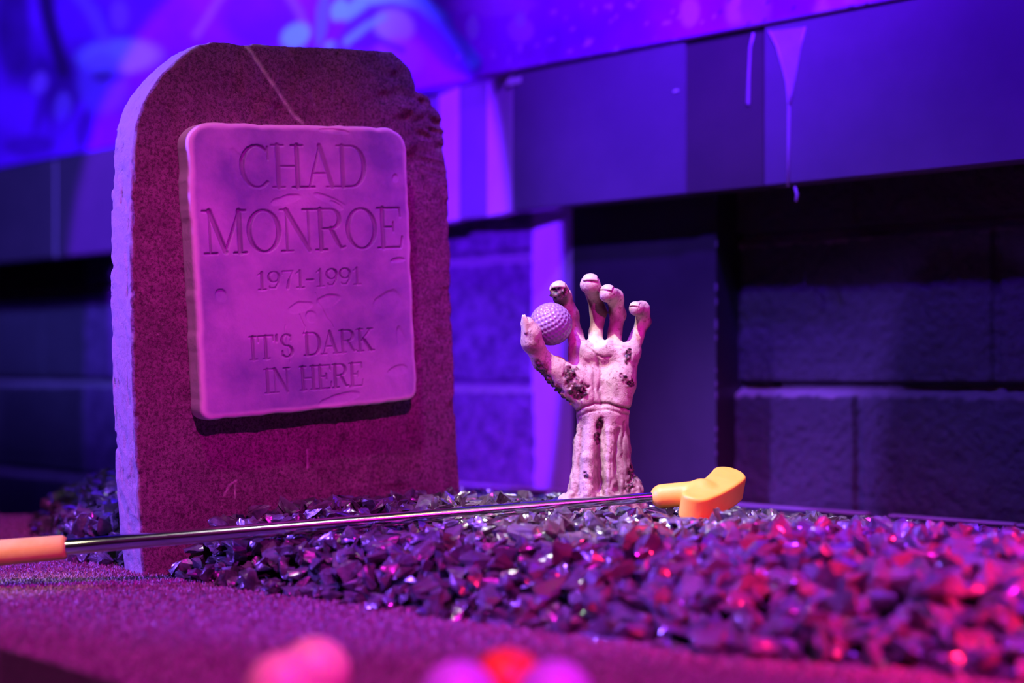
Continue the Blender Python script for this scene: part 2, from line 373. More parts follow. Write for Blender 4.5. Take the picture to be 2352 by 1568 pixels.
for x in range(60, 250, 38): lay(blue*1.3, .5*ell(x, 290+(x % 3)*20, 16, 60, 10))
lay(dark, .5*ell(195, 300, 20, 45)); lay(dark, .5*ell(70, 335, 60, 24)); lay(blue*1.4, .5*ell(20, 250, 60, 50))
lay(cyan, .9*ell(678, 82, 36, 26, -35)); lay(cyan, .9*ell(776, 22, 17, 26, 15)); lay(cyan*0.9, .8*ell(765, 105, 20, 10))
lay((.16, .25, .75), .8*ell(740, 40, 14, 70, 8)); lay(dark, .5*ell(835, 60, 40, 60))
lay((.14, .02, .5), .8*stroke([(790, 110), (830, 55), (880, 22), (930, 20), (980, 60), (1040, 130), (1085, 150)], 26, 10))
lay(cyan, .9*stroke([(795, 30), (840, -5), (900, -10), (965, 5), (1010, 40), (1040, 80), (1090, 140)], 17, 9))
lay((.45, .55, 1.0), .85*ell(905, 60, 48, 38, 18)); lay(cyan, .7*stroke([(800, 95), (840, 60), (880, 40)], 9, 7))
lay((.5, .12, .95), .7*ell(920, 130, 60, 45, 10)); lay((.14, .01, .45), .8*stroke([(815, 104), (870, 92), (925, 115)], 7, 6))
lay((.2, .02, .6), .5*ell(1040, 100, 40, 60, -20)); lay(pale, .55*ell(1130, 10, 100, 28)); lay((.55, .02, .8), .6*ell(1080, 55, 40, 30))
lay((.7, .6, 1.1), .9*ell(1091, 62, 15, 28)); lay(pale, .7*ell(1197, 68, 28, 30)); lay((.7, .6, 1.1), .7*ell(1199, 45, 10, 17)); lay(pale, .8*ell(1193, 110, 6, 10))
mot = sstep(-0.05, 0.5, nz2)
lay(pale*1.05, .85*ell(1588, 28, 24, 34)); lay(pale, (.35+.5*mot)*ell(1715, 25, 48, 55)); lay(pale, (.35+.5*mot)*ell(1945, 15, 75, 34, -8))
lay(pale, .5*ell(1800, 55, 80, 14, -10)); lay((.35, .02, .8), .6*ell(1830, 8, 50, 30)); lay((.35, .01, .65), .5*sstep(2000, 2300, PX))
lay(pale, .8*sstep(0.72, 0.8, vnoise(PX, PY, 0*PX, 13, 5)+0.0*PX)*(PX > 1050)*(PX < 1650)); lay(dark, .7*sstep(0.78, 0.84, vnoise(PX, PY, 0*PX, 9, 9))*(PX > 1640))
I = np.arange(n1*n2).reshape(n1, n2)
me = np_mesh('wall_upper', V, GF(I), True, None, {'paint': np.clip(paint, 0, 1)})
o = link('wall_upper', me, M['mural']); tag(o, kind='structure')
sm = o.modifiers.new('thickness', 'SOLIDIFY'); sm.thickness = 0.04; sm.offset = -1 if me.polygons[0].normal.y < 0 else 1

# edging rail along the wall foot
for i, (a, b_) in enumerate(((820, 1990), (2040, 2330), (2334, 2800))):
    p, q = wall_pt(a, 2.08), wall_pt(b_, 2.08+0.006*i)
    o = prism('edging_rail', [p, q, q-N*0.012, p-N*0.012], -0.02, 0.0265, M['black_board'], 0.001)
    lp = prism('lit_top_edge', [p+N*.001, q+N*.001, q-N*0.012, p-N*0.012], 0.0262, 0.0294, M['rail'], 0.0008, o); lp['label'] = 'pale top edge with its light painted in'  # pale cap paints the light along the rail's upper edge
    tag(o, ('long grey edging rail along the wall behind the zombie hand', 'short length of edging rail under the black block wall', 'last length of edging rail at the right end of the gravel')[i], 'edging', 'edging rails at the wall foot')

# drips, chips on the fascia
def face_pt(px, py, c=FC, out=0.0):
    p = wall_pt(px, c) + N*out
    D = wall_pt(px, c)[1]; return np.array([p[0], p[1], CAMZ+(HY-py)/FPX*D])
def tube(bm, pts, rad, seg=8):
    pts = [Vector(p) for p in pts]; rings = []
    for i, p in enumerate(pts):
        d = (pts[min(i+1, len(pts)-1)]-pts[max(i-1, 0)]).normalized(); a = d.orthogonal().normalized(); c_ = d.cross(a)
        if i: # keep the frame from twisting
            a = (pa-d*pa.dot(d)).normalized(); c_ = d.cross(a)
        pa = a; r = rad[i] if hasattr(rad, '__len__') else rad
        rings.append([bm.verts.new(p+(a*math.cos(q)+c_*math.sin(q))*r) for q in (math.tau*j/seg for j in range(seg))])
    for r0, r1 in zip(rings[:-1], rings[1:]):
        for j in range(seg): bm.faces.new((r0[j], r0[(j+1) % seg], r1[(j+1) % seg], r1[j]))
    bm.faces.new(rings[0][::-1]); bm.faces.new(rings[-1])
bm = bmesh.new()
tube(bm, [face_pt(x, y, FC, .001) for x, y in ((1768, 72), (1786, 108), (1800, 160), (1808, 190), (1813, 240), (1812, 330), (1811, 430))], [.0018, .0018, .0018, .002, .0022, .0018, .0016])
tube(bm, [face_pt(x, y, FC, .001) for x, y in ((1850, 62), (1838, 110), (1828, 165), (1818, 215), (1813, 245))], [.0018, .0022, .0026, .0026, .002])
vs = [bm.verts.new(face_pt(x, y, FC, .0012)) for x, y in ((1768, 72), (1786, 108), (1800, 160), (1812, 235), (1828, 165), (1838, 110), (1850, 62))]; bm.faces.new(vs)
o = link('paint_drip', bm_mesh('paint_drip', bm, True), M['drip']); tag(o, 'y shaped violet paint drip running down the dark fascia', 'paint drip', 'paint drips on the fascia')
bm = bmesh.new(); tube(bm, [face_pt(x, y, FC+.004, .001) for x, y in ((1732, 76), (1724, 110), (1721, 170), (1719, 238), (1721, 243))], [.0018, .0018, .0018, .0024, .001])
o = link('paint_drip', bm_mesh('paint_drip', bm, True), M['drip']); tag(o, 'short thin paint drip beside the y shaped drip', 'paint drip', 'paint drips on the fascia')
bm = bmesh.new(); tube(bm, [face_pt(x, y, FC, -.004) for x, y in ((1822, 428), (1827, 446), (1825, 462))], [.0016, .0018, .0022])
o = link('paint_drip', bm_mesh('paint_drip', bm, True), M['drip']); tag(o, 'small hooked paint drop hanging below the fascia edge', 'paint drip', 'paint drips on the fascia')
def chip(px, py, rx, ry, seed, label, c=FC):
    r_ = random.Random(seed); bm = bmesh.new(); a = [(math.tau*i/11, r_.uniform(.7, 1.1)) for i in range(11)]
    top = [bm.verts.new(face_pt(px+rx*q*math.cos(t_), py+ry*q*math.sin(t_)-0.25*rx*q*math.cos(t_), c, .0016)) for t_, q in a]
    bot = [bm.verts.new(face_pt(px+rx*1.1*q*math.cos(t_), py+ry*1.1*q*math.sin(t_)-0.25*rx*q*math.cos(t_), c, -.001)) for t_, q in a]
    bm.faces.new(top)
    for i in range(11): bm.faces.new((bot[i], bot[(i+1) % 11], top[(i+1) % 11], top[i]))
    o = link('paint_chip', bm_mesh('paint_chip', bm), M['chip']); tag(o, label, 'paint chip', 'bare chips in the fascia paint')
chip(1181, 186, 19, 10, 1, 'bright white chip at the left corner of the dark fascia'); chip(1553, 209, 6, 3.5, 2, 'tiny white chip right of the middle of the fascia')

# floor
prismF = prism('floor_lower', [(-6, -2), (6, -2), (6, 6), (-6, 6)], -0.46, -0.42, M['black_floor']); tag(prismF, kind='structure')
turf_pts = [(-1.6, 1.40), (-.9, 1.235), (-.6, 1.125), (-.46, 1.065), (-.367, 1.02), (-.306, .961), (-.253, .91), (-.21, .84), (-.185, .75), (-.18, .55), (.95, .55), (.95, 1.215), (-.1, 2.153), (-.3, 2.0), (-.5, 1.955), (-1.6, 1.95)]
flo = prism('floor', turf_pts, -0.05, 0.0, M['turf_base']); tag(flo, kind='structure')

# ------------------------------------------------------------------ headstone
TO = np.array([-0.22013, 1.46010, 0.30299]); EX = np.array([0.81316, 0.57746, 0.07290]); EZ = np.array([-0.03973, -0.06989, 0.99676]); EN = np.array([0.58069, -0.81342, -0.03389])
def tomb_world(L): return TO + L[:, 0:1]*EX + L[:, 1:2]*EN + L[:, 2:3]*EZ     # local: u, outwards, up
OUT = [(-181.6, -330), (-181.6, -290.7), (-182.3, -216.2), (-180.3, -111.1), (-175.4, 13.7), (-171.4, 71.6), (-167.7, 112.9), (-162.3, 143.9), (-151.8, 168.9), (-136.2, 189.0), (-118.9, 205.6), (-102.5, 218.2), (-92.3, 223.8), (-79.4, 226.3), (-27.8, 227.2), (51.1, 228.7), (127.1, 229.4), (136, 222), (141.1, 219.1), (150.1, 205.8), (151.0, 196), (153.0, 189.4), (166.2, 183.5), (171.2, 179.5), (183.0, 168.7), (189.0, 153.3), (190.2, 132.0), (188.9, 51.1), (187.3, -92.9), (187.6, -247.6), (188, -330)]
OUT = [(a/1000, b_/1000) for a, b_ in OUT]; TT = 0.060
ax, P = grid((-.20, -.07, -.335), (.205, .012, .245), (.0017, .0017, .0017))
sd2 = poly2(P[0][:, 0, :], P[2][0], OUT)[:, None, :]
sdf = smax(sd2+0*P[1], np.maximum(P[1], -TT-P[1])+0*sd2, 0.004)
def stone_noise(x, y, z):
    f_ = 0.0006*fbm(x, y, z, .008, 31, 3)+0.0007*vnoise(x, y, z, .05, 41)
    # rough broken upper right corner and torn patches
    cr = np.exp(-(((x-.155)/.05)**2+((z-.165)/.06)**2)); cr2 = np.exp(-(((x+.03)/.035)**2+((z-.158)/.018)**2)); cr3 = np.exp(-(((x+.155)/.02)**2+((z-.03)/.05)**2))
    f_ += (cr*.0055+cr2*.0030+cr3*.0018)*(fbm(x, y, z-0.35*x, .02, 51, 2)*.9+abs(vnoise(x*.4, y, z+x*.25, .009, 61)))
    f_ += 0.0013*sstep(.42, .6, fbm(x, y, z*.7, .014, 71, 2))
    # deep nicks down the left side
    f_ += 0.0022*(x < -.15)*sstep(.5, .75, vnoise(x, y, z*.2, .0035, 81))
    return f_
noise_band(sdf, P, stone_noise, .006)
V, F = nets(sdf.astype(np.float32), ax)
SCR = [([(-43.5, 224), (-20, 192), (5, 158), (14, 150)], 1.6), ([(-94, -222), (-88, -212), (-80, -208)], .8), ([(-82, -214), (-82, -226)], .8), ([(2, -186), (1, -205)], 1.0), ([(-120, 95), (-113, 95)], .9)]
scr = np.zeros(len(V))
for pts, wd in SCR:
    d = pline2(V[:, 0]*1000, V[:, 2]*1000, pts)
    br = 0.55+0.45*sstep(-.35, .25, vnoise(V[:, 0], V[:, 1], V[:, 2], .005, 91))
    scr = np.maximum(scr, (1-sstep(wd*.5, wd*1.6, d))*br*(V[:, 1] > -.01))
V[:, 1] -= .0012*scr
worn = sstep(.0035, .0055, -V[:, 1]+.0012*fbm(V[:, 0], V[:, 1], V[:, 2], .006, 95, 2))*0.97
edge = sstep(-.004, -.0005, -np.abs(poly2(V[:, 0], V[:, 2], OUT)))*sstep(.1, .5, vnoise(V[:, 0], V[:, 1], V[:, 2], .012, 96))
worn = np.maximum(worn, .6*edge)
hs = empty('headstone', tuple(at(330, 1325, 1.3756)))
tag(hs, 'large crimson gravestone with chipped corner standing in the gravel', 'gravestone')
slab = link('slab', np_mesh('slab', tomb_world(V), F, True, {'worn': worn, 'scratch': scr}), M['stone'], hs)

# letters for the plaque: strokes in a unit box
Tk, tn = 0.115, 0.045
def arc(cx_, cy_, rx, ry, a0, a1, wv=True, th=Tk, n=14):
    o = []
    for i in range(n):
        p, q = (math.radians(a0+(a1-a0)*k_/n) for k_ in (i, i+1))
        wd = tn+(th-tn)*abs(math.cos((p+q)/2))**1.5 if wv else th
        o.append((cx_+rx*math.cos(p), cy_+ry*math.sin(p), cx_+rx*math.cos(q), cy_+ry*math.sin(q), wd))
    return o
def sf(x, y, h=.15): return [(x-h, y, x+h, y, tn)]
def stem(x, wd=Tk, h=.15, top=True, bot=True): return [(x, 0, x, 1, wd)]+(sf(x, 1, h) if top else [])+(sf(x, 0, h) if bot else [])
GL = {
 'C': (.78, arc(.42, .5, .37, .5, 48, 312)+[(.70, .66, .70, .96, tn)]),
 'H': (.84, stem(.17)+stem(.67)+[(.17, .5, .67, .5, tn)]),
 'A': (.86, [(.43, 1, .13, 0, tn*1.2), (.43, 1, .73, 0, Tk), (.22, .33, .63, .33, tn)]+sf(.13, 0, .13)+sf(.73, 0, .15)),
 'D': (.80, stem(.17)+[(.17, 1, .42, 1, tn), (.17, 0, .42, 0, tn)]+arc(.40, .5, .36, .5, 90, -90)),
 'M': (1.06, [(.16, 0, .16, 1, tn), (.16, 1, .52, .03, Tk), (.52, .03, .88, 1, tn*1.2), (.88, 0, .88, 1, Tk)]+sf(.16, 0)+sf(.88, 0)+sf(.10, 1, .1)+sf(.94, 1, .1)),
 'O': (.84, arc(.42, .5, .37, .5, 0, 360, n=30)),
 'N': (.86, [(.15, 0, .15, 1, tn), (.15, 1, .71, 0, Tk), (.71, 0, .71, 1, tn)]+sf(.15, 0, .14)+sf(.10, 1, .1)+sf(.71, 1, .14)),
 'R': (.84, stem(.17)+[(.17, 1, .42, 1, tn), (.17, .52, .42, .52, tn)]+arc(.42, .76, .25, .24, 90, -90)+[(.44, .52, .62, .14, Tk*.9), (.62, .14, .70, .03, Tk*.7), (.70, .03, .80, .06, tn)]),
 'E': (.74, stem(.17)+[(.17, 1, .64, 1, tn), (.64, 1, .66, .78, tn), (.17, .52, .46, .52, tn), (.46, .40, .46, .64, tn), (.17, 0, .66, 0, tn), (.66, 0, .70, .26, tn)]),
 'I': (.40, stem(.2)), 'T': (.74, stem(.37, top=False)+[(.04, 1, .70, 1, tn), (.04, 1, .03, .76, tn), (.70, 1, .71, .76, tn)]),
 'S': (.62, arc(.31, .75, .22, .25, 40, 270, th=Tk*.9)+arc(.31, .25, .24, .25, 90, -140, th=Tk*.9)+[(.50, .74, .50, .95, tn), (.10, .06, .10, .28, tn)]),
 'K': (.84, stem(.17)+[(.70, 1, .20, .40, tn*1.2), (.34, .56, .70, 0, Tk)]+sf(.68, 1, .13)+sf(.70, 0, .13)),
 '1': (.46, [(.25, 0, .25, 1, Tk), (.25, 1, .08, .84, tn)]+sf(.25, 0, .17)),
 '9': (.62, arc(.31, .70, .23, .30, 0, 360, n=24)+[(.54, .70, .50, .35, Tk*.8), (.50, .35, .36, .06, Tk*.7), (.36, .06, .14, .06, tn), (.14, .06, .12, .16, tn)]),
 '7': (.60, [(.06, 1, .54, 1, tn*1.4), (.06, 1, .06, .82, tn), (.54, 1, .36, .5, tn*1.3), (.36, .5, .28, 0, Tk)]),
 '-': (.46, [(.08, .42, .38, .42, tn*2)]), "'": (.26, [(.13, 1, .11, .74, Tk*.8)]), ' ': (.45, []),
}
def text_strokes(txt, x0, x1, y0, y1, skew=0.0, bold=1.0):    # fills the box in plaque millimetres
    H = y1-y0; adv = sum(GL[c_][0] for c_ in txt); kx = (x1-x0)/adv; x = x0; o = []
    for c_ in txt:
        for a, b_, p, q, wd in GL[c_][1]:
            o.append(((x+a*kx, y0+b_*H+skew*(x+a*kx)), (x+p*kx, y0+q*H+skew*(x+p*kx)), wd*H*bold))
        x += GL[c_][0]*kx
    return o
ST = text_strokes('CHAD', -70, 71, 82.5, 124, .01)+text_strokes('MONROE', -112, 113, 19, 60, .007)
ST += text_strokes('1971-1991', -59, 60, -18, -1, .012, 1.15)+text_strokes("IT'S DARK", -71, 71, -87, -64.5, .006, 1.1)+text_strokes('IN HERE', -57, 57, -122, -98.5, -.008, 1.1)
hx = .00062
pax, PP = grid((-.134, -.006, -.152), (.134, .032, .154), (hx, .0016, hx))
gx, gz = np.meshgrid(pax[0]*1000, pax[2]*1000, indexing='ij')
sdl = np.full(gx.shape, 9.0)
for a, b_, wd in ST:
    x0, x1 = sorted((a[0], b_[0])); z0, z1 = sorted((a[1], b_[1])); r_ = 6
    i0, i1 = np.searchsorted(pax[0]*1000, (x0-r_, x1+r_)); j0, j1 = np.searchsorted(pax[2]*1000, (z0-r_, z1+r_))
    sl = (slice(i0, i1), slice(j0, j1)); sdl[sl] = np.minimum(sdl[sl], seg2(gx[sl], gz[sl], a, b_)-wd/2)
eng = 3.0*np.clip((.6-sdl)/1.5, 0, 1)*(0.75+.35*fbm(gx, gz, 0*gx, 30, 5, 2))
eng += .45*fbm(gx, gz, 0*gx, 55, 15, 3)+.12*fbm(gx, gz, 0*gx, 6, 25, 2)
def dent(cx_, cz_, rx, rz, ang, dp):
    a = math.radians(ang); dx, dz = gx-cx_, gz-cz_
    q = np.hypot((dx*math.cos(a)+dz*math.sin(a))/rx, (-dx*math.sin(a)+dz*math.cos(a))/rz)+.12*vnoise(gx, gz, 0*gx, 7, 35)
    return dp*(1-sstep(.75, 1.0, q))*(.5+.5*(-dx*math.sin(a)+dz*math.cos(a))/rz)
for d in ((-22, 70, 19, 5, 12, 1.5), (26, 70, 20, 4, -18, 1.6), (34, 64, 9, 4, -30, 1.6), (20, -33, 15, 7, 8, 1.8), (-12, -38, 16, 6, 10, 1.4), (0, -48, 7, 8, 40, 1.6), (90, -38, 20, 13, 20, 1.4), (104, 6, 10, 3, 4, 2.2), (36, 139, 20, 3, -3, 1.6), (106, 92, 4, 5, 0, 1.5), (105, -80, 6, 18, 8, 1.6), (28, -134, 26, 6, 8, 1.8), (-97, -22, 7, 7, 0, 2.2), (-70, 100, 8, 22, 20, .8), (98, -110, 14, 6, 10, 1.2)):
    eng += dent(*d)
for pts in ([(5, -24), (14, -44), (24, -60)], [(-14, -45), (-8, -58), (-10, -66)], [(-30, -55), (-26, -92)]):
    eng += .9*(1-sstep(.3, .9, pline2(gx+vnoise(gx, gz, 0*gx, 5, 45), gz, pts)))
rr = .024; bx_ = np.maximum(np.abs(PP[0][:, 0, :]+.0005)-.1225+rr, 0); bz_ = np.maximum(np.abs(PP[2][0]-.001)-.144+rr, 0)
rad = rr-0.012*((PP[2][0] < 0)*1.0)                     # tighter corners at the bottom
bx_ = np.maximum(np.abs(PP[0][:, 0, :]+.0005)-.1225+rad, 0); bz_ = np.maximum(np.abs(PP[2][0]-.001)-.144+rad, 0)
in2 = np.minimum(np.maximum(np.abs(PP[0][:, 0, :]+.0005)-.1225+rad, np.abs(PP[2][0]-.001)-.144+rad), 0)
sd2 = np.hypot(bx_, bz_)+in2-rad+.0012*fbm(gx, gz, 0*gx, 22, 55, 3)
sdf = smax(sd2[:, None, :]+0*PP[1], np.maximum(PP[1]-.026+eng[:, None, :]*.001, -.004-PP[1]), .006)
V, F = nets(sdf.astype(np.float32), pax)
iu = np.clip(((V[:, 0]-pax[0][0])/hx).astype(int), 0, len(pax[0])-1); iv = np.clip(((V[:, 2]-pax[2][0])/hx).astype(int), 0, len(pax[2])-1)
worn = sstep(-.0075, -.0015, sd2[iu, iv]); lt = np.clip((.5-sdl[iu, iv])/1.2, 0, 1)*.5
pq = link('plaque', np_mesh('plaque', tomb_world(V), F, True, {'worn': worn, 'scratch': lt}), M['plaque'], hs)
pq['label'] = 'raised lilac plaque carved with a name, years and a verse'

# ------------------------------------------------------------------ zombie hand
HD = 1.42
def hp(px, py, y=0.0): return at(px, py, HD+y/1000)
def chain(P, pts, k):
    r = None
    for a, b_ in zip(pts[:-1], pts[1:]):
        c_ = capsule(P, hp(*a[:3]), hp(*b_[:3]), a[3]/1000, b_[3]/1000); r = c_ if r is None else smin(r, c_, k)
    return r
h_ = .0011
lo_ = hp(1185, 1200, 0); hi_ = hp(1510, 615, 0)
ax, P = grid((lo_[0], HD-.062, lo_[2]), (hi_[0], HD+.05, hi_[2]), (h_, h_, h_))
fore = chain(P, [(1347, 1195, 2, 18.5), (1349, 1110, 2, 17), (1357, 1030, 2, 16.5), (1363, 955, 0, 16)], .004)
fore = smin(fore, chain(P, [(1428, 1195, 2, 20), (1420, 1110, 2, 17.5), (1411, 1030, 2, 15.5), (1408, 955, 0, 15)], .004), .014)
for pts in ([(1350, 1165, -16, 7), (1352, 1050, -15.5, 6), (1360, 972, -13, 4.5)], [(1398, 1165, -16, 5.5), (1397, 1050, -14.5, 5), (1401, 985, -12.5, 4.5), (1404, 958, -10, 4)], [(1440, 1165, -10, 6), (1432, 1080, -8, 5), (1424, 985, -8, 4)], [(1313, 1165, -2, 8), (1330, 1060, -4, 5), (1336, 980, -5, 5)]):
    fore = smin(fore, chain(P, pts, .003), .0045)
for c_ in ((1300, 1150, -4, 8), (1455, 1120, -6, 9), (1465, 1150, -4, 10), (1372, 1165, -16, 8), (1420, 1160, -16, 9), (1310, 1170, -8, 12)):
    fore = smin(fore, capsule(P, hp(*c_[:3]), hp(c_[0], c_[1]+20, c_[2]), c_[3]/1000, c_[3]/1000), .006)
palm = chain(P, [(1362, 945, -1, 15), (1345, 880, -1, 14), (1330, 812, 3, 11)], .006)
for pts in ([(1380, 945, 1, 14), (1372, 880, 2, 13), (1366, 808, 4, 11)], [(1396, 945, 1, 14), (1402, 880, 2, 13), (1407, 808, 4, 11)], [(1410, 940, 0, 15), (1428, 880, 0, 13.5), (1444, 812, 3, 10.5)]):
    palm = smin(palm, chain(P, pts, .006), .008)
palm = smin(palm, chain(P, [(1420, 918, -7, 13), (1424, 870, -7, 12.5), (1430, 835, -5, 11)], .006), .006)     # heel of the little finger side
palm = smin(palm, chain(P, [(1345, 918, -6, 13.5), (1312, 878, -9, 14.5), (1280, 850, -11, 12)], .006), .008)  # ball of the thumb
palm = smin(palm, chain(P, [(1345, 812, -4, 8), (1398, 806, -5, 8.5), (1440, 812, -5, 8)], .005), .008)       # pad below the fingers
hand = smin(palm, fore, .007)
thumb = chain(P, [(1290, 862, -10, 12.5), (1246, 828, -17, 10), (1222, 785, -28, 10), (1221, 765, -31, 9.4), (1212, 744, -35, 7.0)], .004)
hand = smin(hand, thumb, .007)
fing = chain(P, [(1330, 814, 3, 9.8), (1322, 775, 10, 7.6), (1311, 725, 15, 8), (1293, 682, 10, 8.8), (1284, 668, -6, 9.6)], .004)
for pts in ([(1366, 812, 4, 9.4), (1369, 765, 10, 6.6), (1374, 715, 15, 8.3), (1364, 668, 9, 8), (1356, 653, -9, 10.3)],
            [(1407, 812, 4, 9), (1412, 765, 11, 6.5), (1419, 722, 15, 8.2), (1413, 683, 6, 8.6), (1396, 674, -11, 8.6)],
            [(1446, 814, 3, 8.8), (1463, 772, 8, 6.5), (1477, 738, 11, 7.4), (1475, 710, 3, 7.6), (1460, 709, -9, 6.8)]):
    fing = np.minimum(fing, chain(P, pts, .004))
hand = smin(hand, fing, .006)
NAILS = [((1284, 668, -6), 9.6, (-.1, -1, -.05), (0, 0, 1)), ((1356, 653, -9), 10.3, (-.08, -1, -.05), (.05, 0, 1)), ((1396, 674, -11), 8.6, (-.45, -1, 0), (.1, 0, 1)), ((1460, 709, -9), 6.8, (-.5, -1, 0), (.1, 0, 1))]
for c_, r_, f_, u_ in NAILS:              # the slit under each nail
    f_ = np.array(f_, float); f_ /= np.linalg.norm(f_); u_ = np.array(u_, float); u_ -= f_*(u_@f_); u_ /= np.linalg.norm(u_); s_2 = np.cross(f_, u_); o_ = hp(*c_); r_ /= 1000
    ar = [o_+r_*((f_*math.cos(.30)+u_*math.sin(.30))*math.cos(q)+s_2*math.sin(q)) for q in (-.75, -.4, 0, .4, .75)]
    for a, b_ in zip(ar[:-1], ar[1:]): hand = smax(hand, -capsule(P, a, b_, .0009, .0009), .0006)
# creases on the palm side
PXg = CX+FPX*P[0]/P[1]; PYg = HY-FPX*(P[2]-CAMZ)/P[1]
def marks(px, py, y):
    cr = 0*px
    fr = 1-sstep(HD-.003, HD+.004, y)
    for pts, wd, dp in (([(1370, 818), (1379, 855), (1377, 900), (1381, 930)], 3.2, 1.5), ([(1345, 826), (1362, 850), (1366, 890), (1362, 925)], 2.6, .9), ([(1318, 948), (1340, 934), (1365, 926), (1395, 926), (1420, 934), (1450, 940)], 2.6, 2.4),
                        ([(1325, 958), (1350, 946), (1395, 940), (1445, 954)], 2.0, .9), ([(1348, 793), (1368, 812), (1384, 820), (1402, 818)], 2.4, 1.5), ([(1372, 786), (1400, 792), (1450, 797)], 2.2, 1.1), ([(1291, 812), (1300, 830), (1297, 852)], 2.0, .8),
                        ([(1312, 776), (1340, 788)], 2, .8), ([(1378, 968), (1374, 1030), (1378, 1120)], 6, 3.0), ([(1420, 985), (1413, 1060), (1420, 1130)], 3.4, 2.2), ([(1433, 970), (1430, 1050), (1436, 1110)], 2.2, 1.3), ([(1405, 1030), (1404, 1120)], 2, .9), ([(1338, 985), (1331, 1060), (1326, 1130)], 2.6, 1.2)):
        cr = cr+dp*np.exp(-(pline2(px+3*vnoise(px, py, 0*px, 14, 7), py, pts)/wd)**2)
    return cr*fr
def wound_mask(px, py, y):
    m_ = 0*px; n_ = .35*vnoise(px, py, 0*px, 13, 3)+.25*vnoise(px, py, 0*px, 6, 4)
    fr = 1-sstep(HD-.001, HD+.006, y)
    for cx_, cy_, rx, ry, an in ((1313, 870, 20, 26, -15), (1328, 896, 23, 22, 0), (1443, 818, 9, 22, 10), (1432, 866, 13, 7, 30), (1446, 880, 9, 10, 0), (1376, 972, 9, 20, 6), (1371, 1005, 6, 16, 0), (1316, 990, 7, 30, 0), (1346, 1092, 8, 11, 10), (1452, 1085, 13, 22, 0), (1445, 1115, 18, 14, 0)):
        a = math.radians(an); dx, dy = px-cx_, py-cy_
        q = np.hypot((dx*math.cos(a)+dy*math.sin(a))/rx, (-dx*math.sin(a)+dy*math.cos(a))/ry)+n_
        m_ = np.maximum(m_, (1-sstep(.8, 1.08, q))*fr)
    side = 1-sstep(7, 13, pline2(px, py, [(1238, 838), (1262, 878), (1290, 915), (1312, 940)])+14*n_)
    m_ = np.maximum(m_, side)
    tip = 1-sstep(.85, 1.15, np.hypot((px-1284)/23, (py-672)/19)+n_*.8)
    m_ = np.maximum(m_, tip*(y < HD+.006)*(py > 662+8*n_))
    return m_
def hand_detail(x, y, z):
    px = CX+FPX*x/y; py = HY-FPX*(z-CAMZ)/y
    wm = wound_mask(px, py, y)
    f_ = .001*marks(px, py, y)+.0005*fbm(x, y, z, .008, 5, 2)+.0006*vnoise(x, y, z, .013, 6)
    f_ += wm*(.0006+.0030*vnoise(x, y, z, .0036, 8))
    low = sstep(1070, 1130, py); f_ += low*.0014*fbm(x, y, z, .006, 12, 2)
    rt = sstep(1405, 1425, px)*sstep(975, 1010, py); f_ += rt*.0011*vnoise(x, y, z*.35, .0035, 14)
    return f_
noise_band(hand, P, hand_detail, .006)
V, F = nets(hand.astype(np.float32), ax)
px = CX+FPX*V[:, 0]/V[:, 1]; py = HY-FPX*(V[:, 2]-CAMZ)/V[:, 1]
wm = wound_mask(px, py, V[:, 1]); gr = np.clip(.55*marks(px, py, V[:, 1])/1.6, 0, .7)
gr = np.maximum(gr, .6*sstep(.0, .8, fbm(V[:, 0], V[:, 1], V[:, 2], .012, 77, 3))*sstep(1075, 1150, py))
gr = np.maximum(gr, .9*(sstep(1402, 1418, px)*sstep(960, 990, py)*(.68+.45*vnoise(V[:, 0], V[:, 1], V[:, 2]*.3, .004, 78))))  # right third of the forearm darkened in streaks
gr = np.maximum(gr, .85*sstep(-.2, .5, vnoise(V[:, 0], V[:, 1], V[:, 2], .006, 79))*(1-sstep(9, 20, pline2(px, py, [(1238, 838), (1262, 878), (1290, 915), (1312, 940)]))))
shaft_shade = sstep(HD+.002, HD+.007, V[:, 1])*(V[:, 1] < HD+.016)*(1-sstep(762, 778, py))*(px > 1290)*sstep(676, 690, py)  # fingertip shade painted dark on the shafts, along with some staining
gr = np.maximum(gr, shaft_shade*(.62+.38*vnoise(V[:, 0], V[:, 1], V[:, 2], .007, 88)))
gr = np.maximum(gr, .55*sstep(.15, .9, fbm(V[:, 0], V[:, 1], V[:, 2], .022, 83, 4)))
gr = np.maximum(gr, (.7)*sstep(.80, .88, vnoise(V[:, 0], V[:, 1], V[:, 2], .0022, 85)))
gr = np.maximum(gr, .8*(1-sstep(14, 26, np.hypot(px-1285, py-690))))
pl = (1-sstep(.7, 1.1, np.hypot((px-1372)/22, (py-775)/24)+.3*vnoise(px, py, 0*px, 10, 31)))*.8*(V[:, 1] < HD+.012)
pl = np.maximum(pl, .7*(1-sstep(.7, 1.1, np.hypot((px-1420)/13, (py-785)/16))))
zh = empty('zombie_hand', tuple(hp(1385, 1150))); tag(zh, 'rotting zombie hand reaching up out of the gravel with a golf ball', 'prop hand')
hb = link('forearm_and_hand', np_mesh('forearm_and_hand', V, F, True, {'wound': wm, 'grime_shade': gr, 'pale': pl}), M['hand'], zh)
